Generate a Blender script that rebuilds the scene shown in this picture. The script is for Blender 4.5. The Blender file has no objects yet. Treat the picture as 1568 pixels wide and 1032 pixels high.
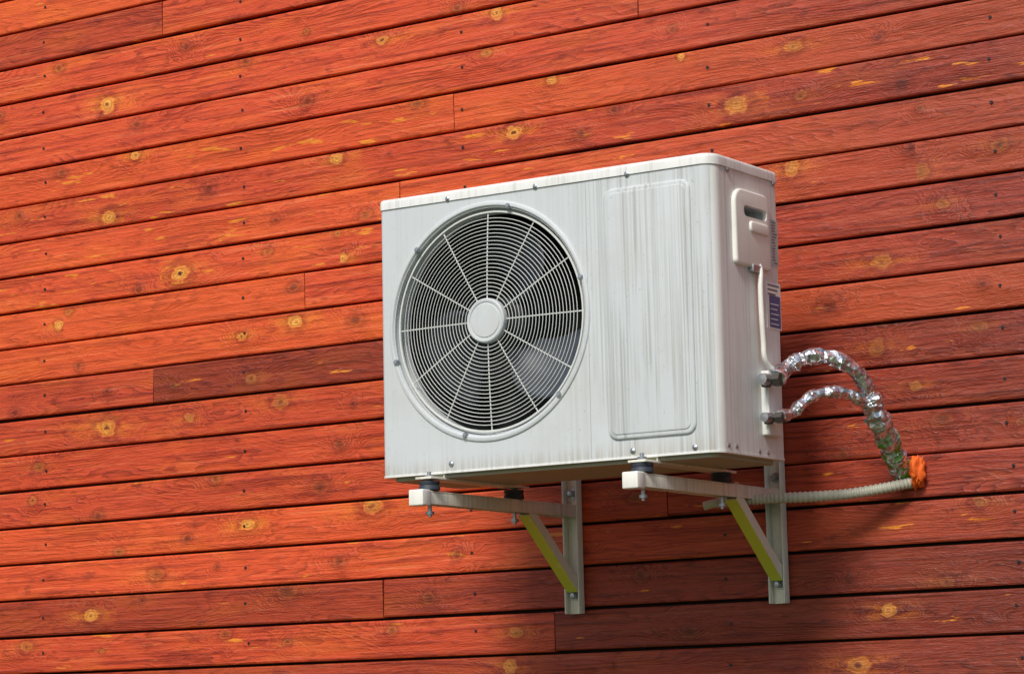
import bpy, bmesh, math, random
from mathutils import Vector, Matrix, noise
random.seed(7)
R=random.random
scene=bpy.context.scene
# ------------------------------------------------------------ camera
CAM=Vector((2.9047,-5.0338,1.6931)); YAW,PIT,ROL,FPX=0.5842,0.1421,-0.0250,4123.5
fw=Vector((-math.sin(YAW)*math.cos(PIT),math.cos(YAW)*math.cos(PIT),math.sin(PIT)))
r_=fw.cross(Vector((0,0,1))).normalized(); u_=r_.cross(fw)
c,s=math.cos(ROL),math.sin(ROL)
r2=c*r_+s*u_; u2=-s*r_+c*u_
cd=bpy.data.cameras.new('camera'); cam=bpy.data.objects.new('camera',cd); scene.collection.objects.link(cam)
M=Matrix((r2,u2,-fw)).transposed().to_4x4(); M.translation=CAM
cam.matrix_world=M; cd.sensor_width=36; cd.lens=FPX/1568*36; cd.clip_end=2000; cd.clip_start=.05
scene.camera=cam
def survey(px,py,axis=1,val=0.0):
    d=fw*FPX+r2*(px-784)-u2*(py-516)
    t=(val-CAM[axis])/d[axis]
    return CAM+d*t
YF,YB=-0.534,-0.264
ZB,ZT=2.2,2.7817
def F(px,py,off=0): return survey(px,py,1,YF-off)
def S(px,py,off=0): return survey(px,py,0,0.4+off)
# ------------------------------------------------------------ helpers
class NT:
    def __init__(s,name):
        s.mat=bpy.data.materials.new(name); s.mat.use_nodes=True; s.t=s.mat.node_tree
        s.b=s.t.nodes['Principled BSDF']
    def n(s,typ,**k):
        nd=s.t.nodes.new(typ)
        for a,v in k.items(): setattr(nd,a,v)
        return nd
    def put(s,sock,v):
        if isinstance(v,bpy.types.NodeSocket): s.t.links.new(v,sock)
        elif isinstance(v,(tuple,list)) and len(v)==3 and sock.type=='RGBA': sock.default_value=(*v,1)
        else: sock.default_value=v
    def m(s,op,a,b=None,c=None,clamp=False):
        nd=s.n('ShaderNodeMath',operation=op,use_clamp=clamp); s.put(nd.inputs[0],a)
        if b is not None: s.put(nd.inputs[1],b)
        if c is not None: s.put(nd.inputs[2],c)
        return nd.outputs[0]
    def mix(s,f,a,b,mode='MIX'):
        nd=s.n('ShaderNodeMix',data_type='RGBA',blend_type=mode); s.put(nd.inputs[0],f); s.put(nd.inputs[6],a); s.put(nd.inputs[7],b); return nd.outputs[2]
    def comb(s,x,y,z=0.0):
        nd=s.n('ShaderNodeCombineXYZ'); s.put(nd.inputs[0],x); s.put(nd.inputs[1],y); s.put(nd.inputs[2],z); return nd.outputs[0]
    def sep(s,v):
        nd=s.n('ShaderNodeSeparateXYZ'); s.put(nd.inputs[0],v); return nd.outputs
    def noise(s,v,scale=1.,detail=2.,rough=.5,dist=0.):
        nd=s.n('ShaderNodeTexNoise'); s.put(nd.inputs['Vector'],v); nd.inputs['Scale'].default_value=scale
        nd.inputs['Detail'].default_value=detail; nd.inputs['Roughness'].default_value=rough; nd.inputs['Distortion'].default_value=dist
        return nd.outputs['Fac']
    def ramp(s,v,a,b):
        nd=s.n('ShaderNodeMapRange',interpolation_type='SMOOTHSTEP'); s.put(nd.inputs[0],v); s.put(nd.inputs[1],a); s.put(nd.inputs[2],b); return nd.outputs[0]
    def attr(s,name):
        nd=s.n('ShaderNodeAttribute',attribute_name=name); return nd.outputs['Vector']
    def pos(s):
        return s.n('ShaderNodeNewGeometry').outputs['Position']
    def bump(s,h,st=.3,d=.001):
        nd=s.n('ShaderNodeBump'); nd.inputs['Strength'].default_value=st; nd.inputs['Distance'].default_value=d; s.put(nd.inputs['Height'],h)
        s.t.links.new(nd.outputs[0],s.b.inputs['Normal']); return nd.outputs[0]
    def set(s,**k):
        for a,v in k.items(): s.put(s.b.inputs[a.replace('_',' ')],v)
def simple(name,col,rough=.5,metal=0.,var=.12,scale=30,bump=0.):
    m=NT(name); f=m.noise(m.pos(),scale,3)
    m.set(Base_Color=m.mix(f,tuple(x*(1-var) for x in col),tuple(min(1,x*(1+var)) for x in col)),Roughness=rough,Metallic=metal)
    if bump: m.bump(m.noise(m.pos(),scale*6,3),bump)
    return m.mat
def empty(name,loc=(0,0,0)):
    o=bpy.data.objects.new(name,None); scene.collection.objects.link(o); o.location=loc; o.empty_display_size=.1; return o
def parent(o,p):
    if p is not None:
        o.parent=p; o.matrix_parent_inverse=Matrix.Translation(-Vector(p.location))
def mesh_obj(name,verts,faces,mat,par=None,smooth=35,fix=True):
    me=bpy.data.meshes.new(name); me.from_pydata([tuple(v) for v in verts],[],faces); 
    if fix:
        bm=bmesh.new(); bm.from_mesh(me); bmesh.ops.recalc_face_normals(bm,faces=bm.faces); bm.to_mesh(me); bm.free()
    if smooth:
        for p in me.polygons: p.use_smooth=True
        me.set_sharp_from_angle(angle=math.radians(smooth))
    me.materials.append(mat); o=bpy.data.objects.new(name,me); scene.collection.objects.link(o); parent(o,par); return o
def outline(u0,u1,v0,v1,rad,off,seg=8):
    pts=[]
    cs=[(u0,v0,1,1,180),(u1,v0,-1,1,270),(u1,v1,-1,-1,0),(u0,v1,1,-1,90)]
    for (cu,cv,su,sv,a0),rr in zip(cs,rad):
        rr=max(rr,.0004); ro=max(rr-off,.0002)
        ccu,ccv=cu+su*max(rr,off+.0002),cv+sv*max(rr,off+.0002)
        for k in range(seg+1):
            a=math.radians(a0+90*k/seg); pts.append((ccu+ro*math.cos(a),ccv+ro*math.sin(a)))
    return pts
def rprism(name,u0,u1,v0,v1,w0,w1,rad,bev,axes,mat,par=None,bev0=0.,seg=8):
    if not isinstance(rad,(list,tuple)): rad=[rad]*4
    sg=1 if w1>w0 else -1; rings=[]
    if bev0>0:
        for k in range(5):
            a=math.pi/2*k/4; rings.append((bev0*(1-math.sin(a)),w0+sg*bev0*(1-math.cos(a))))
    else: rings.append((0,w0))
    if bev>0:
        for k in range(5):
            a=math.pi/2*k/4; rings.append((bev*(1-math.cos(a)),w1-sg*bev*(1-math.sin(a))))
    else: rings.append((0,w1))
    V=[];Fc=[];n=None
    for off,w in rings:
        o=outline(u0,u1,v0,v1,rad,off,seg); n=len(o)
        for u,v in o:
            V.append({'xy':(u,v,w),'xz':(u,w,v),'yz':(w,u,v)}[axes])
    for k in range(len(rings)-1):
        for i in range(n):
            j=(i+1)%n; Fc.append((k*n+i,k*n+j,(k+1)*n+j,(k+1)*n+i))
    Fc.append(tuple(range(n))); Fc.append(tuple(range((len(rings)-1)*n,len(rings)*n)))
    return mesh_obj(name,V,Fc,mat,par)
def box(name,x0,x1,y0,y1,z0,z1,mat,par=None,bev=.002):
    return rprism(name,x0,x1,y0,y1,z0,z1,bev,bev,'xy',mat,par,bev0=bev,seg=2)
def revolve(name,prof,cx,cz,y0,mat,par=None,seg=96,closed=False,axis='y',smooth=35):
    V=[];Fc=[];n=len(prof)
    for i in range(seg):
        a=2*math.pi*i/seg
        for r,d in prof:
            if axis=='y': V.append((cx+r*math.cos(a),y0+d,cz+r*math.sin(a)))
            elif axis=='z': V.append((cx+r*math.cos(a),y0+r*math.sin(a),cz+d))
            else: V.append((cx+d,y0+r*math.cos(a),cz+r*math.sin(a)))
    m=n if closed else n-1
    for i in range(seg):
        for k in range(m):
            k2=(k+1)%n; i2=(i+1)%seg
            Fc.append((i*n+k,i*n+k2,i2*n+k2,i2*n+k))
    return mesh_obj(name,V,Fc,mat,par,smooth=smooth)
def catmull(P,per=10):
    P=[Vector(p) for p in P]; Q=[P[0]*2-P[1]]+P+[P[-1]*2-P[-2]]; out=[]
    for i in range(1,len(Q)-2):
        a,b,c_,d=Q[i-1:i+3]
        for k in range(per):
            t=k/per; out.append(.5*((2*b)+(c_-a)*t+(2*a-5*b+4*c_-d)*t*t+(3*b-a-3*c_+d)*t**3))
    out.append(P[-1]); return out
def tube(name,P,rad,mat,par=None,seg=12,per=10,fn=None,smooth=50,curve=True):
    pts=catmull(P,per) if curve else [Vector(p) for p in P]
    V=[];Fc=[];up=Vector((0.13,0.21,1)).normalized(); nrm=None
    for i,p in enumerate(pts):
        t=(pts[min(i+1,len(pts)-1)]-pts[max(i-1,0)]).normalized()
        if nrm is None:
            nrm=t.cross(up) if abs(t.dot(up))<.95 else t.cross(Vector((1,0,0)))
        nrm=(nrm-t*nrm.dot(t)).normalized(); bn=t.cross(nrm)
        for k in range(seg):
            a=2*math.pi*k/seg; rr=rad if fn is None else fn(i,k,i/(len(pts)-1),p)
            V.append(p+(nrm*math.cos(a)+bn*math.sin(a))*rr)
    n=len(pts)
    for i in range(n-1):
        for k in range(seg):
            j=(k+1)%seg; Fc.append((i*seg+k,i*seg+j,(i+1)*seg+j,(i+1)*seg+k))
    Fc.append(tuple(range(seg))); Fc.append(tuple(range((n-1)*seg,n*seg)))
    return mesh_obj(name,V,Fc,mat,par,smooth=smooth)
def boolean(o,cutter):
    md=o.modifiers.new('b','BOOLEAN'); md.operation='DIFFERENCE'; md.object=cutter; md.solver='EXACT'
    dg=bpy.context.evaluated_depsgraph_get(); me=bpy.data.meshes.new_from_object(o.evaluated_get(dg))
    o.modifiers.clear(); o.data=me
    for p in me.polygons: p.use_smooth=True
    me.set_sharp_from_angle(angle=math.radians(30))
    bpy.data.objects.remove(cutter)
# ------------------------------------------------------------ wood material
w=NT('stained_pine')
P=w.sep(w.pos()); px,pz=P[0],P[2]
K=w.sep(w.attr('kn')); KP=w.sep(w.attr('kp')); BD=w.sep(w.attr('bd'))
off=w.m('MULTIPLY',BD[0],37.)
def nz(fx,fz,det=3,ro=.55,o=0.):
    return w.noise(w.comb(w.m('ADD',w.m('MULTIPLY',px,fx),w.m('ADD',off,o)),w.m('ADD',w.m('MULTIPLY',pz,fz),off)),1,det,ro)
dx=w.m('DIVIDE',w.m('SUBTRACT',px,K[0]),KP[1]); dz=w.m('SUBTRACT',pz,K[1])
kv=w.noise(w.comb(w.m('MULTIPLY',K[0],31.7),w.m('MULTIPLY',K[1],47.3)),1,0,.5)
wob=w.noise(w.comb(w.m('MULTIPLY',px,70),w.m('MULTIPLY',pz,110)),1,3,.6)
wob2=w.noise(w.comb(w.m('MULTIPLY',px,26),w.m('MULTIPLY',pz,42)),1,1,.5)
d=w.m('DIVIDE',w.m('SQRT',w.m('ADD',w.m('MULTIPLY',dx,dx),w.m('MULTIPLY',dz,dz))),K[2])
d=w.m('MULTIPLY',d,w.m('ADD',.5,w.m('MULTIPLY',wob2,1.0)))
d=w.m('ADD',d,w.m('MULTIPLY',w.m('SUBTRACT',wob,.5),1.0))
g=w.m('EXPONENT',w.m('MULTIPLY',w.m('MULTIPLY',d,d),-.12))
n1=nz(2.0,10,1.5,.45); n2=nz(16,80,2,.5,3.)
h=w.m('MULTIPLY',pz,76.)
h=w.m('ADD',h,w.m('MULTIPLY',n1,19.)); h=w.m('ADD',h,w.m('MULTIPLY',n2,1.4))
h=w.m('ADD',h,w.m('MULTIPLY',w.m('MULTIPLY',g,KP[2]),6.))
fr=w.m('FRACT',h)
late=w.m('MULTIPLY',w.m('POWER',fr,2.0),w.m('SUBTRACT',1,w.ramp(fr,.84,1.)))
gmod=nz(3,22,3,.6,11.)
late=w.m('MULTIPLY',late,w.m('ADD',.3,w.ramp(gmod,.38,.66)))
fib=nz(9,650,3,.6)
strk=nz(2.6,95,4,.6,7.)
blot=nz(4,16,4,.6); blot2=nz(15,50,4,.65)
dim_trend=w.ramp(w.m('ADD',px,w.m('MULTIPLY',w.m('SUBTRACT',blot,.5),.8)),-1.0,1.1)  # weaker light and sky reflection toward the right, put into the board colour
light=w.mix(dim_trend,(.72,.086,.024),(.31,.046,.026))
dark=w.mix(dim_trend,(.21,.012,.005),(.065,.008,.006))
sheen=w.mix(dim_trend,(.88,.25,.10),(.46,.11,.07))  # pinkish glossy highlights painted as streaks along the grain
col=w.mix(w.m('MULTIPLY',late,.78,clamp=True),light,dark)
col=w.mix(w.m('MULTIPLY',w.ramp(blot,.46,.70),.55),col,w.mix(dim_trend,(.84,.16,.02),(.40,.075,.022)))
col=w.mix(w.m('MULTIPLY',w.ramp(strk,.49,.68),.68),col,dark)
col=w.mix(w.m('MULTIPLY',w.ramp(strk,.43,.30),.5),col,sheen)
col=w.mix(w.m('MULTIPLY',w.ramp(blot2,.53,.72),.7),col,dark)
col=w.mix(w.m('MULTIPLY',w.ramp(fib,.5,.78),.45),col,dark)
col=w.mix(w.m('MULTIPLY',w.ramp(fib,.46,.24),.4),col,sheen)
tone=BD[1]
col=w.mix(w.m('MULTIPLY',w.ramp(tone,0.,-1.),.75),col,w.mix(late,(.12,.018,.008),(.035,.007,.005)))
col=w.mix(w.m('MULTIPLY',w.ramp(tone,0.,1.),.4),col,w.mix(dim_trend,(.88,.16,.02),(.55,.10,.03)))
st=nz(6.5,42,4,.6,19.)
thr=w.m('SUBTRACT',.75,w.m('MULTIPLY',BD[2],.15))
stm=w.ramp(w.m('SUBTRACT',st,thr),0.,.05)
col=w.mix(w.m('MULTIPLY',stm,.85),col,w.mix(w.ramp(fib,.3,.7),(.90,.36,.03),(.70,.16,.015)))
adx=w.m('DIVIDE',w.m('ABSOLUTE',dx),w.m('MULTIPLY',K[2],3.0)); adz=w.m('DIVIDE',dz,w.m('MULTIPLY',K[2],1.05))
sm=w.m('EXPONENT',w.m('MULTIPLY',w.m('ADD',w.m('MULTIPLY',adx,adx),w.m('MULTIPLY',adz,adz)),-1.))
sm=w.m('MULTIPLY',sm,w.m('MULTIPLY',KP[0],w.ramp(blot2,.60,.42)))
col=w.mix(w.m('MULTIPLY',sm,.85),col,w.mix(late,(.88,.28,.025),(.55,.10,.01)))
ringk=w.m('ADD',w.m('MULTIPLY',w.m('SINE',w.m('MULTIPLY',d,13.)),.5),.5)
kcol=w.mix(w.m('MULTIPLY',ringk,.7),w.mix(kv,(.92,.52,.11),(.85,.32,.03)),(.52,.11,.015))
kcol=w.mix(w.m('MULTIPLY',w.ramp(d,.40,.12),w.ramp(kv,.38,.58)),kcol,(.10,.022,.01))
col=w.mix(w.m('MULTIPLY',w.ramp(d,1.1,.55),KP[0]),col,kcol)
kd=w.m('MULTIPLY',w.m('MULTIPLY',w.ramp(d,1.3,.2),w.m('SUBTRACT',1,KP[0])),KP[2])
col=w.mix(w.m('MULTIPLY',kd,.75),col,(.08,.010,.006))
edge=w.m('MULTIPLY',w.m('MULTIPLY',w.ramp(d,.85,1.2),w.ramp(d,2.2,1.2)),KP[2])
col=w.mix(w.m('MULTIPLY',edge,w.m('ADD',-.1,w.m('MULTIPLY',wob,.95)),clamp=True),col,(.12,.012,.006))
rough=w.m('ADD',.36,w.m('MULTIPLY',blot2,.3))
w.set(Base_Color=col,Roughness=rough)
w.b.inputs['Specular IOR Level'].default_value=.25
w.b.inputs['Coat Weight'].default_value=.3; w.b.inputs['Coat Roughness'].default_value=.20
hh=w.m('ADD',w.m('MULTIPLY',late,.45),w.m('ADD',w.m('MULTIPLY',fib,.5),w.m('ADD',w.m('MULTIPLY',strk,1.3),w.m('MULTIPLY',blot2,1.7))))
no=w.bump(hh,.9,.0024)
w.t.links.new(no,w.b.inputs['Coat Normal'])
WOOD=w.mat
# ------------------------------------------------------------ wall
B_,Z0=0.0929,3.3768
wall=empty('wooden_wall')
def W(px_,py_): p=survey(px_,py_); return p.x,p.z
KN=[(165,160,15,1),(208,238,8,1),(167,333,13,.9),(275,420,15,1),(90,498,9,1),(370,515,8,.9),(453,493,11,1),(545,490,9,.1),(163,655,16,.8),(140,943,11,.8),
(182,845,7,.3),(378,803,9,1),(570,775,14,.6),(525,395,9,.9),(515,243,9,.9),(585,62,8,.8),(760,20,11,.8),(745,80,7,.5),(470,155,8,.1),(430,615,12,.4),(845,120,7,.8),
(787,203,12,.9),(1128,160,14,.6),(1215,72,9,.5),(1225,147,7,.3),(1043,85,6,.9),(1380,130,13,.0),(1410,262,12,.3),(1395,222,9,.0),(1530,222,10,.2),(1443,312,8,.3),
(1350,402,11,.5),(1212,258,13,.6),(1270,470,12,.0),(1343,533,12,.3),(1402,592,8,.4),(1443,640,12,.1),(1315,1018,14,.5),(1362,935,10,.7),(1057,968,10,.1),(975,762,8,.3),
(790,968,9,.5),(780,1020,11,.6),(657,915,10,.1),(440,905,14,.1),(345,970,8,.2),(105,478,6,.4),(213,445,8,.1),(410,385,7,.3),(517,357,6,.5),(490,745,12,.1),
(265,590,7,.1),(385,580,10,.4),(890,205,8,.1),(940,163,7,.1),(1030,45,7,.1),(285,72,8,.1),(90,105,8,.3),(375,90,8,.1),(60,715,9,.3),(240,880,11,.2),(600,965,8,.3),
(40,990,9,.4),(700,20,7,.2),(1450,890,9,.2),(1500,760,8,.3),(1290,700,8,.1),(1500,500,8,.2),(980,880,9,.1),(210,190,9,.1),(640,160,8,.2),(290,640,8,.5),
(320,290,9,.0),(95,265,8,.1),(560,330,8,.3),(30,330,7,.1),(450,440,7,.1),(120,560,7,.1),(520,680,8,.1),(330,730,8,.2),(700,850,8,.1),(150,790,8,.1),(520,860,8,.1)]
JT=[(249,30),(977,10),(695,169),(612,290),(467,445),(587,917),(850,965),(1022,775),(235,598),
    (800,505),(760,455),(900,345),(1000,395),(820,610),(930,560),(980,655)]
TN=[(120,610,-.4),(400,575,-.8),(1000,920,-.6),(1000,985,-.75),(1400,870,-.65),(200,760,.5),(200,470,.6),(300,340,.4),(1400,445,.9),(1400,570,-.4),(300,90,.2),(1300,820,-.35),  # board tones; the lower-right ones also have the shadow painted in
    (1400,500,-.5),(1400,370,.2),(1400,640,-.3),(100,690,.1),(300,540,.5),(200,660,-.35),(700,820,.3),(500,990,-.2),(1400,720,.0),(200,230,.1),(200,280,.4),(300,140,.1),(200,400,.3),(300,1010,-.3),(1200,1015,-.6)]
def row(z): return round((Z0-z)/B_)
knr={};jr={};tr={}
for a,b,rr,o in KN:
    x,z=W(a,b); i=row(z); zc=Z0-i*B_; z=max(zc-.034,min(zc+.034,z)); knr.setdefault(i,[]).append((x,z,rr/700.,o))
for a,b in JT:
    x,z=W(a,b); jr.setdefault(row(z),[]).append(x)
for a,b,t in TN:
    x,z=W(a,b); tr.setdefault(row(z),[]).append((x,t))
V=[];Fc=[];KNa=[];KPa=[];BDa=[]
XL,XR=-9.,7.
imin=row(5.4); imax=row(.42)
for i in range(imin,imax+1):
    zc=Z0-i*B_; rr=random.Random(i*13+5)
    J=list(jr.get(i,[]))
    x=-2.6-rr.random()*1.5
    while x>XL: J.append(x); x-=2+rr.random()*2
    x=1.5+rr.random()*1.5
    while x<XR: J.append(x); x+=2+rr.random()*2
    if i<-2 or i>18: J.append(-1.5+rr.random()*2)
    J=sorted(J); J=[XL]+J+[XR]
    for a,b in zip(J[:-1],J[1:]):
        rnd=rr.random(); tone=(rr.random()-.5)*1.3; rnd2=rr.random()
        for tx,t in tr.get(i,[]):
            if a<tx<b: tone=t
        if (i in (3,4,5,6)) and a<-1.: rnd2=max(rnd2,.97)
        elif b>-.3: rnd2*=.7
        ks=[k for k in knr.get(i,[]) if a+.02<k[0]<b-.02]
        x=a+.1+rr.random()*.3
        while x<b-.05:
            if all(abs(x-k[0])>.15 for k in ks):
                q=rr.random()
                ks.append((x,zc+(rr.random()-.5)*.06,.0035+rr.random()*.007,max(0,rr.random()*1.2-.7)) if q<.42 else (x,zc,.008,-1))
            x+=.2+rr.random()*.22
        ks.sort()
        if not ks: ks=[((a+b)/2,zc,.01,-1)]
        cuts=[a+.0012]+[(p[0]+q[0])/2 for p,q in zip(ks[:-1],ks[1:])]+[b-.0012]
        hB=B_/2-.0026-rr.random()*.0009; yo=(rr.random()-.5)*.0024; tilt=(rr.random()-.5)*.0030; dz0=(rr.random()-.5)*.0016
        prof=[(.016,-hB),(.004,-hB),(.0014,-hB+.0012),(0,-hB+.0042),(0,hB-.003),(.0012,hB-.001),(.0035,hB),(.016,hB)]
        wv=rr.random()*6
        for k,(c0,c1) in enumerate(zip(cuts[:-1],cuts[1:])):
            base=len(V)
            for X in (c0,c1):
                wz=.0009*math.sin(X*1.7+wv)+dz0
                for y,zz in prof: V.append((X,y+yo+tilt*(zz/hB),zc+zz+wz))
            n=len(prof)
            fs=[(base+j,base+n+j,base+n+j+1,base+j+1) for j in range(n-1)]
            if k==0: fs.append(tuple(base+j for j in range(n)))
            if k==len(ks)-1: fs.append(tuple(base+n+j for j in range(n)))
            kx,kz,kr,ko=ks[k]; stv=1.0+((kx*7.3+kz*3.1)%1.0)*.7
            for f in fs:
                Fc.append(f); KNa+= [kx,kz,kr]; KPa+=[max(ko,0),stv,1. if ko>=0 else 0.]; BDa+=[rnd,tone,rnd2]
me=bpy.data.meshes.new('boards'); me.from_pydata(V,[],Fc)
for nm,dat in (('kn',KNa),('kp',KPa),('bd',BDa)):
    at=me.attributes.new(nm,'FLOAT_VECTOR','FACE'); at.data.foreach_set('vector',dat)
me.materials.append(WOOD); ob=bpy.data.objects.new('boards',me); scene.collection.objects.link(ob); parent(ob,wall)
dk=simple('dark_gap',(.006,.003,.003),.9)
box('backing',XL,XR,.0185,.15,.3,5.5,dk,wall,.001)
conc=simple('concrete',(.3,.29,.27),.9,var=.25,scale=8,bump=.3)
box('plinth',XL,XR,.02,.2,-.05,.37,conc,wall,.004)
nail=simple('nail_steel',(.045,.04,.045),.45,.7)
V=[];Fc=[]
for xc in (-3.17,-2.514,-1.858,-1.202,-.546,.11,.767,1.423,2.08):
    for i in range(imin,imax+1):
        x=xc+(R()-.5)*.012; z=Z0-i*B_+(R()-.5)*.012+.004; base=len(V)
        for r0,y in ((.0036,-.0002),(.0032,-.0014)):
            for k in range(10):
                a=k*math.pi/5; V.append((x+r0*math.cos(a),y-.0011,z+r0*math.sin(a)))
        for k in range(10): Fc.append((base+k,base+(k+1)%10,base+10+(k+1)%10,base+10+k))
        Fc.append(tuple(base+10+k for k in range(10)))
mesh_obj('nails',V,Fc,nail,wall)
# ------------------------------------------------------------ AC materials
def paint(name,col,streak=.5,rough=.35,dcol=(.34,.35,.33),xmask=False):
    m=NT(name); p=m.sep(m.pos())
    s1=m.noise(m.comb(m.m('MULTIPLY',p[0],150),m.m('MULTIPLY',p[1],150),m.m('MULTIPLY',p[2],1.2)),1,4,.6)
    s3=m.noise(m.comb(m.m('MULTIPLY',p[0],20),m.m('MULTIPLY',p[1],20),m.m('MULTIPLY',p[2],3.)),1,3,.6)
    s2=m.noise(m.pos(),6,4,.6)
    dirt=m.m('MULTIPLY',m.m('MULTIPLY',m.ramp(s1,.42,.66),m.ramp(s3,.34,.58)),streak)
    if xmask: dirt=m.m('MULTIPLY',dirt,m.m('ADD',.28,m.m('MULTIPLY',m.ramp(p[0],.06,.14),1.2)))
    c_=m.mix(dirt,col,dcol); c_=m.mix(m.m('MULTIPLY',m.ramp(s2,.42,.72),.3),c_,(.46,.46,.41))
    if xmask: c_=m.mix(m.m('MULTIPLY',m.ramp(p[2],2.24,2.203),m.m('MULTIPLY',m.ramp(s1,.3,.6),.45)),c_,(.36,.32,.23))
    spk=m.noise(m.pos(),160,2,.5); c_=m.mix(m.m('MULTIPLY',m.ramp(spk,.68,.76),.35*min(1,streak*2)),c_,(.25,.22,.17))
    m.set(Base_Color=c_,Roughness=m.m('ADD',rough,m.m('MULTIPLY',s2,.22)))
    m.bump(s2,.12,.0012); return m.mat
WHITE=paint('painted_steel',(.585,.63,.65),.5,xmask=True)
WHITE2=paint('painted_steel_lit',(.80,.82,.80),.34)  # lighter copy of the casing paint; puts the side face's brighter light into colour
PLAS=paint('white_plastic',(.86,.86,.80),.1)
CREAM=paint('bracket_paint',(.82,.81,.70),.45,.4)
BLACK=simple('dark_plastic',(.005,.006,.007),.6)
COIL=simple('coil_fins',(.004,.005,.006),.7)
BLADE=simple('blade_plastic',(.012,.017,.026),.4)
BLADE2=simple('blade_plastic_pale',(.05,.062,.085),.5,var=.3,scale=14)  # paler, more mottled plastic for the lower-right blade
WIRE=simple('grille_wire',(.66,.69,.66),.4,var=.08)
STEEL=simple('zinc_steel',(.42,.45,.48),.35,.8,bump=.1)
RUB=simple('rubber',(.025,.035,.05),.6)
RUST=paint('base_pan',(.34,.33,.22),.9,.6)
DARKM=simple('dark_metal',(.09,.085,.075),.45,.6)
# ------------------------------------------------------------ AC unit
ac=empty('air_conditioner_unit',(0,-.4,2.2))
body=rprism('casing',-.4,.4,YF,YB,ZB,2.767,[.010,.030,.012,.008],0,'xy',WHITE,ac,seg=12)
FX,FZ=-.1309,2.5031
def cyl(cx,cz,r,y0,y1,seg=96):
    V=[]
    for y in (y0,y1):
        for i in range(seg):
            a=2*math.pi*i/seg; V.append((cx+r*math.cos(a),y,cz+r*math.sin(a)))
    Fc=[(i,(i+1)%seg,seg+(i+1)%seg,seg+i) for i in range(seg)]+[tuple(range(seg)),tuple(range(seg,2*seg))]
    return mesh_obj('cut',V,Fc,BLACK,None)
boolean(body,cyl(FX,FZ,.2335,YF-.05,YF+.21))
h0,h1,h2,h3=S(1117,285),S(1170,300),S(1173,412),S(1121,405)
hy0=(h0.y+h3.y)/2; hy1=(h1.y+h2.y)/2; hz1=(h0.z+h1.z)/2; hz0=(h2.z+h3.z)/2
cover=rprism('handle_cover',hy0,hy1,hz0,hz1,.3985,.409,[.01,.006,.02,.03],.005,'yz',PLAS,ac)
q0,q1=S(1131,318),S(1166,334)
def cutslot():
    return rprism('cut',q0.y,q1.y,(q0.z+q1.z)/2-.011,(q0.z+q1.z)/2+.011,.36,.43,.009,0,'yz',BLACK,None)
boolean(cover,cutslot()); boolean(body,cutslot())
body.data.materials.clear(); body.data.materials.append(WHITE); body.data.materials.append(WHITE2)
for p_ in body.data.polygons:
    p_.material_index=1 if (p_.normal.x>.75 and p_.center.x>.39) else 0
cover.data.materials.clear(); cover.data.materials.append(PLAS)
rprism('handle_lip',q0.y+.02,q1.y+.002,q0.z-.045,q0.z-.022,.407,.4135,.009,.004,'yz',PLAS,ac)
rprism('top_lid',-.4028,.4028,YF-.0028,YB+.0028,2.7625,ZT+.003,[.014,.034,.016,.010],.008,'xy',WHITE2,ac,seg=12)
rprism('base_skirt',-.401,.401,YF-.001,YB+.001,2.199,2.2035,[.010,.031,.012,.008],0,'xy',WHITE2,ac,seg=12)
rprism('base_pan',-.385,.385,YF+.012,YB-.012,2.191,2.199,.02,0,'xy',RUST,ac)
e=[F(920,292),F(1058,270),F(1064,664),F(934,673)]
ex0=(e[0].x+e[3].x)/2; ex1=(e[1].x+e[2].x)/2; ez1=(e[0].z+e[1].z)/2; ez0=(e[2].z+e[3].z)/2
rprism('embossed_panel',ex0,ex1,ez0,ez1,YF+.001,YF-.0050,.022,.005,'xz',WHITE,ac)
rprism('embossed_field',ex0+.010,ex1-.010,ez0+.010,ez1-.010,YF-.0045,YF-.0066,.014,.0018,'xz',WHITE,ac)
sx=F(903,600).x
box('panel_seam',sx-.0006,sx+.0006,YF-.0006,YF+.002,2.203,2.7625,simple('seam_gap',(.42,.43,.41),.7),ac,.0002)
revolve('fan_ring',[(.2475,.0005),(.2455,-.003),(.242,-.0045),(.238,-.004),(.2350,-.001),(.2340,.004),(.2325,.012),(.227,.020),(.2255,.03),(.2255,.040)],FX,FZ,YF,WHITE,ac,128)
revolve('shroud',[(.2254,.040),(.2245,.19)],FX,FZ,YF,BLACK,ac)
revolve('coil_back',[(.0001,.185),(.232,.185)],FX,FZ,YF,COIL,ac)
V=[];Fc=[]
def torus(Rm,rm,y):
    base=len(V); S1,S2=84,6
    for i in range(S1):
        a=2*math.pi*i/S1
        for k in range(S2):
            b=2*math.pi*k/S2; V.append((FX+(Rm+rm*math.cos(b))*math.cos(a),y+rm*math.sin(b),FZ+(Rm+rm*math.cos(b))*math.sin(a)))
    for i in range(S1):
        for k in range(S2):
            i2,k2=(i+1)%S1,(k+1)%S2; Fc.append((base+i*S2+k,base+i2*S2+k,base+i2*S2+k2,base+i*S2+k2))
def gy(r): return YF+.008-.010*(1-(r/.23)**2)
r=.0545
while r<.220:
    torus(r,.00090,gy(r)); r+=.0079
torus(.2255,.0030,YF+.008)
mesh_obj('grille_rings',V,Fc,WIRE,ac,smooth=60)
for k in range(12):
    a=math.pi/2+k*math.pi/6; pts=[]
    for j in range(9):
        rr=.04+(.228-.04)*j/8; pts.append((FX+rr*math.cos(a),gy(rr)+.0018,FZ+rr*math.sin(a)))
    tube('grille_spoke_%d'%(k+1),pts,.0014,WIRE,ac,seg=6,per=1,curve=False)
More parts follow.
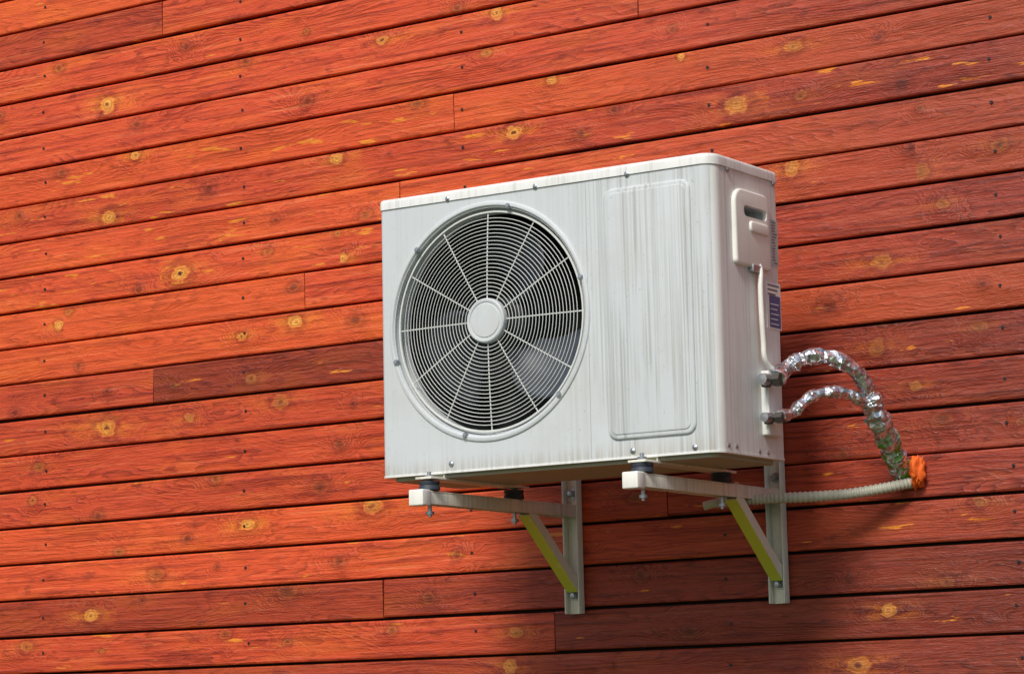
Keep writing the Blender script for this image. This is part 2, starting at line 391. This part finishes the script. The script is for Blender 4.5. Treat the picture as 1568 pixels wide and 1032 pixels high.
revolve('grille_hub',[(.0001,-.008),(.020,-.008),(.034,-.0078),(.0355,-.0062),(.0375,-.0060),(.0385,-.0078),(.043,-.0085),(.0455,-.0065),(.0465,-.001),(.0465,.006)],FX,FZ,YF-.002,WHITE,ac,64,smooth=18)
for kb,a0 in enumerate((-52,68,188)):
    V=[];Fc=[];nr,na=10,12
    for i in range(nr+1):
        t=i/nr; rr=.045+(.205-.045)*t
        sw=math.radians(22+12*math.sin(t*math.pi*.8)); lean=math.radians(a0+26*t*t)
        for j in range(na+1):
            u=j/na*2-1; a=lean+sw*u*(1-.2*t**6)
            V.append((FX+rr*math.cos(a),YF+.085+.034*u*(1-.3*t)-.006*(1-u*u),FZ+rr*math.sin(a)))
    for i in range(nr):
        for j in range(na):
            b=i*(na+1)+j; Fc.append((b,b+1,b+na+2,b+na+1))
    o=mesh_obj('fan_blade_%d'%(kb+1),V,Fc,BLADE2 if kb==0 else BLADE,ac,smooth=80); so=o.modifiers.new('s','SOLIDIFY'); so.thickness=.003
revolve('fan_motor_hub',[(.0001,.045),(.045,.047),(.055,.055),(.055,.12)],FX,FZ,YF,BLACK,ac,48)
def screw_front(name,px_,py_,r0=.0045,off=.0,mat=STEEL):
    p=F(px_,py_,off); revolve(name,[(.0001,-.0028),(r0*.6,-.0026),(r0,-.0012),(r0*1.3,-.0008),(r0*1.35,.001)],p.x,p.z,YF-off,mat,ac,20)
for k,(a,b) in enumerate([(683,306),(817,286),(957,266)]): screw_front('lid_screw_%d'%(k+1),a,b,.004,.0028)
for k,(a,b) in enumerate([(691,711),(969,689),(1064,683)]): screw_front('base_screw_%d'%(k+1),a,b,.0045,.001)
for k in range(6):
    a=math.radians(90+60*k-14); x=FX+.2375*math.cos(a); z=FZ+.2375*math.sin(a)
    revolve('grille_clip_%d'%(k+1),[(.0001,-.009),(.004,-.0088),(.006,-.006),(.0065,0)],x,z,YF,STEEL,ac,16)
def screw_side(name,px_,py_,r0=.004,off=0.):
    p=S(px_,py_,off); revolve(name,[(.0001,.0028),(r0*.6,.0026),(r0,.0012),(r0*1.3,.0008),(r0*1.35,-.001)],.4+off,p.z,p.y,STEEL,ac,16,axis='x')
for k,(a,b) in enumerate([(1112,258),(1182,280),(1116,679),(1128,681),(1163,689),(1176,691)]): screw_side('side_screw_%d'%(k+1),a,b,.0038,.0027 if k<2 else 0)
LAB=simple('label_paper',(.80,.80,.77),.6); INK=simple('ink',(.08,.08,.09),.6); BLUE=simple('blue_ink',(.07,.10,.24),.5)
LABG=simple('label_paper_grey',(.50,.51,.50),.6)
def label(name,a,b,c2,d2,mat,off):
    p,q=S(a,b),S(c2,d2); o=rprism(name,p.y,q.y,q.z,p.z,.4,.4+off,.0015,0,'yz',mat,ac); return p,q
p,q=label('rating_label',1177,334,1190,408,LABG,.0012)
for k in range(15):
    z=p.z-.006-k*(p.z-q.z-.012)/14; rprism('rating_text_%d'%(k+1),p.y+.003+(R()*.006 if k%3 else 0),q.y-.003-R()*.012,z-.0009,z+.0009,.401,.4016,.0003,0,'yz',INK,ac,seg=1)
p,q=label('energy_label',1171,429,1195,505,LAB,.0012)
hh_=p.z-q.z
rprism('energy_blue',p.y+.010,q.y-.003,q.z+.003,p.z-.28*hh_,.4012,.4017,.001,0,'yz',BLUE,ac,seg=1)
for k in range(3):
    z=p.z-.006-k*.009; rprism('energy_text_%d'%(k+1),p.y+.004,q.y-.006-k*.008,z-.0014,z+.0014,.401,.4017,.0005,0,'yz',BLUE if k==0 else INK,ac,seg=1)
for k in range(5):
    z=q.z+.010+k*.010; rprism('energy_line_%d'%(k+1),p.y+.014,q.y-.008-R()*.01,z-.0008,z+.0008,.4015,.4021,.0003,0,'yz',LAB,ac,seg=1)
tube('power_cable',[S(1160,404,.004),S(1163,415,.010),S(1163,440,.012),S(1165,480,.013),S(1168,520,.013),S(1170,545,.014),S(1178,560,.016),S(1190,567,.02),S(1200,570,.02)],.0055,PLAS,ac,per=8)
p=S(1150,410); box('cable_gland',.398,.412,p.y-.016,p.y+.02,p.z-.008,p.z+.006,STEEL,ac,.001)
p,q=S(1164,566),S(1187,668)
rprism('valve_plate',p.y,q.y+.002,q.z,p.z,.399,.416,.004,.003,'yz',WHITE2,ac)
V1=S(1182,580,.03); V2=S(1186,638,.03)
for k,(v,rr) in enumerate(((V1,.015),(V2,.0125))):
    revolve('valve_body_%d'%(k+1),[(.0001,.0),(rr,0),(rr,.012),(rr*.7,.014),(rr*.7,.022),(rr*.95,.024),(rr*.95,.040),(.0001,.041)],.41,v.z,v.y,DARKM,ac,6,axis='x',smooth=20)
    revolve('valve_cap_%d'%(k+1),[(.0001,-.034),(rr*.75,-.033),(rr*.75,-.012),(rr*.5,-.01),(rr*.5,0)],.424,v.z,v.y,STEEL,ac,10,axis='y')
XBR=(-.2666,.2399)
for k,xb in enumerate(XBR):
    box('foot_rail_%d'%(k+1),xb-.02,xb+.02,-.578,-.215,2.1865,2.1912,CREAM,ac,.001)
    box('foot_flange_%d'%(k+1),xb+.016,xb+.0195,-.53,-.26,2.1915,2.2015,CREAM,ac,.001)
ac.rotation_euler=(0,.006,0)
# ------------------------------------------------------------ brackets
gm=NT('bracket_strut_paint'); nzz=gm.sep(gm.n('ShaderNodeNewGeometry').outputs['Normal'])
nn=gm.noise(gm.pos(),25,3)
gm.set(Base_Color=gm.mix(gm.m('MULTIPLY',gm.ramp(nzz[2],-.15,-.4),gm.ramp(nn,.15,.4)),(.78,.78,.64),(.58,.64,.06)),Roughness=.45)  # downward faces tinted yellow-green: light bounced off grass, painted in
STRUT=gm.mat
ZA=2.1500; HA=.0135
for bi,(xb,ztop) in enumerate(zip(XBR,(2.50,2.50))):
    br=empty('wall_bracket',(xb,0,1.94)); 
    zb=1.938
    box('wall_plate',xb-.019,xb+.019,-.0065,-.0035,zb-.012,ztop,CREAM,br,.001)
    box('wall_flange_1',xb-.019,xb-.016,-.026,-.0066,zb-.012,ztop,CREAM,br,.001)
    box('wall_flange_2',xb+.016,xb+.019,-.026,-.0066,zb-.012,ztop,CREAM,br,.001)
    y0,y1=-.594,-.0068
    box('arm_top',xb-.0155,xb+.0155,y0,y1,ZA+HA-.003,ZA+HA,CREAM,br,.001)
    box('arm_web_1',xb-.0155,xb-.0125,y0,y1,ZA-HA,ZA+HA-.0032,CREAM,br,.001)
    box('arm_web_2',xb+.0125,xb+.0155,y0,y1,ZA-HA,ZA+HA-.0032,CREAM,br,.001)
    box('arm_end_cap',xb-.018,xb+.018,y0-.012,y0+.018,ZA-.0175,ZA+HA+.002,PLAS,br,.003)
    a=Vector((xb,-.20,ZA-.008)); b=Vector((xb,-.014,zb+.045)); t=(b-a).normalized(); n_=Vector((0,t.z,-t.y))
    if n_.y>0: n_=-n_
    for nm,(x0,x1,n0,n1) in {'strut_face':(-.0140,.0140,-.013,-.010),'strut_side_1':(-.0140,-.011,-.0098,.010),'strut_side_2':(.011,.0140,-.0098,.010)}.items():
        V=[]
        for q_ in (a,b):
            for (xx,nn_) in ((x0,n0),(x1,n0),(x1,n1),(x0,n1)): V.append(q_+Vector((xx,0,0))-n_*nn_)
        mesh_obj(nm,V,[(0,1,2,3),(4,5,6,7),(0,1,5,4),(1,2,6,5),(2,3,7,6),(3,0,4,7)],STRUT,br,smooth=0)
    for k,z in enumerate((zb+.028,2.19)):
        revolve('wall_washer_%d'%(k+1),[(.0001,-.0095),(.011,-.0092),(.0115,-.0066)],xb-.001,z,0,STEEL,br,20)
        revolve('wall_bolt_%d'%(k+1),[(.0001,-.024),(.0055,-.0235),(.0078,-.019),(.0078,-.0096)],xb-.001,z,0,STEEL,br,6,smooth=20)
    for k,y in enumerate((-.557,-.245)):
        revolve('rubber_foot_%d'%(k+1),[(.0001,0),(.019,0),(.0225,.003),(.0215,.009),(.0195,.012),(.0215,.016),(.0215,.020),(.0001,.0225)],xb,ZA+HA+.0004,y,RUB,br,24,axis='z')
        revolve('foot_bolt_%d'%(k+1),[(.0001,-.040),(.0038,-.038),(.0038,-.034),(.0085,-.0335),(.0085,-.027),(.0042,-.0265),(.0042,.03),(.0095,.0405),(.0095,.047),(.0045,.0475),(.0045,.054),(.0001,.055)],xb,ZA,y,STEEL,br,12,axis='z')
# ------------------------------------------------------------ pipes
fm=NT('aluminium_foil'); fp=fm.sep(fm.pos())
vo=fm.n('ShaderNodeTexVoronoi'); vo.inputs['Scale'].default_value=60; fm.put(vo.inputs['Vector'],fm.pos())
nz1=fm.noise(fm.pos(),38,3,.6); nz2=fm.noise(fm.pos(),90,3,.6)
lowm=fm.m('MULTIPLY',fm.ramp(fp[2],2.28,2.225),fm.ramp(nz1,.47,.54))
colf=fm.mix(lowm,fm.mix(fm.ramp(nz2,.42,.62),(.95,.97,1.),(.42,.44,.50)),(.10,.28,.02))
fm.set(Base_Color=colf,Metallic=fm.m('MULTIPLY',fm.m('SUBTRACT',1,lowm),.92),Roughness=.26)
fm.bump(fm.m('ADD',vo.outputs['Distance'],nz1),.9,.005)
FOIL=fm.mat
pipes=empty('refrigerant_pipes',(.6,-.1,2.4))
def crink(r0):
    def f(i,k,t,p):
        n=noise.noise(Vector((p.x*70+k*.9,p.y*70,p.z*70+k*1.3))); m_=noise.noise(Vector((i*.9,k*2.1,r0*100)))
        band=.10*math.sin(i*.55)
        return r0*(1+.18*n+.24*m_+band)
    return f
def PP(L): return [survey(a,b,1,y) for a,b,y in L]
tube('gas_pipe',[V1+Vector((.012,.0,-.0))]+PP([(1205,563,-.31),(1225,551,-.29),(1250,545,-.27),(1285,552,-.24),(1315,574,-.20),(1332,604,-.165),(1342,628,-.14)]),.015,FOIL,pipes,seg=14,per=9,fn=crink(.0155),smooth=20)
tube('liquid_pipe',[V2+Vector((.012,.0,0))]+PP([(1213,632,-.31),(1228,618,-.29),(1245,606,-.27),(1275,600,-.24),(1305,606,-.20),(1330,622,-.165),(1342,640,-.14)]),.011,FOIL,pipes,seg=14,per=9,fn=crink(.0118),smooth=20)
tube('wrapped_bundle',PP([(1331,606,-.16),(1342,635,-.14),(1355,662,-.10),(1366,690,-.06),(1376,712,-.03),(1386,726,.01)]),.021,FOIL,pipes,seg=16,per=11,fn=crink(.0225),smooth=20)
FO=simple('orange_foam',(.85,.13,.010),.75,var=.3,scale=60,bump=.5)
pc=survey(1405,721,1,-.012)
bm=bmesh.new(); bmesh.ops.create_icosphere(bm,subdivisions=4,radius=1)
for v in bm.verts:
    co=v.co.copy(); n=1+.45*noise.noise(co*1.7+Vector((3,1,2)))+.32*noise.noise(co*4.5)
    v.co=Vector((co.x*.014*n,co.y*.020*n,co.z*.034*n))+pc
me=bpy.data.meshes.new('foam_sealant'); bm.to_mesh(me); bm.free(); me.materials.append(FO)
for p_ in me.polygons: p_.use_smooth=True
fo=bpy.data.objects.new('foam_sealant',me); scene.collection.objects.link(fo)
HO=simple('hose_plastic',(.52,.52,.42),.45,var=.2,scale=20)
hs=empty('drain_hose',(.4,-.1,2.1))
tube('corrugated_tube',PP([(1402,738,.02),(1388,740,-.02),(1350,748,-.05),(1300,756,-.075),(1250,760,-.095),(1200,762,-.115),(1160,764,-.13),(1120,767,-.15),(1092,771,-.165),(1078,775,-.17)]),.0105,HO,hs,seg=14,per=26,
     fn=lambda i,k,t,p: .0108*(1+(.07 if (i%4)<2 else -.08)) if t<.86 else .0088,smooth=30)
tube('tape_tie',PP([(1127,740,-.160),(1128,752,-.168),(1126,767,-.165)]),.006,simple('tape',(.45,.36,.22),.6),hs,seg=8,per=6)
# ------------------------------------------------------------ ground
gg=NT('grass'); n0=gg.noise(gg.pos(),.6,5,.6); n3=gg.noise(gg.pos(),40,3,.7)
gg.set(Base_Color=gg.mix(n3,gg.mix(n0,(.045,.075,.015),(.11,.13,.03)),(.03,.05,.012)),Roughness=.9); gg.bump(n3,.8,.03)
mesh_obj('ground',[(-300,-300,0),(300,-300,0),(300,300,0),(-300,300,0)],[(0,1,2,3)],gg.mat,None,smooth=0)
# ------------------------------------------------------------ light
wd=bpy.data.worlds.new('World'); scene.world=wd; wd.use_nodes=True; nt=wd.node_tree
sky=nt.nodes.new('ShaderNodeTexSky'); sky.sky_type='NISHITA'; sky.sun_disc=False
sv=Vector((.14,-1,1.0)).normalized(); el=math.asin(sv.z)
sky.sun_elevation=el; sky.sun_rotation=math.atan2(sv.x,sv.y)%(2*math.pi); sky.air_density=1; sky.dust_density=2.5; sky.ozone_density=1
nt.links.new(sky.outputs[0],nt.nodes['Background'].inputs[0]); nt.nodes['Background'].inputs[1].default_value=.105
sd=bpy.data.lights.new('sun','SUN'); sd.energy=3.0; sd.angle=math.radians(15); sd.color=(1,.95,.89)
so=bpy.data.objects.new('sun',sd); scene.collection.objects.link(so); so.rotation_euler=(-sv).to_track_quat('-Z','Y').to_euler(); so.location=(1,-8,9)
scene.view_settings.view_transform='Standard'; scene.view_settings.look='None'; scene.view_settings.exposure=0
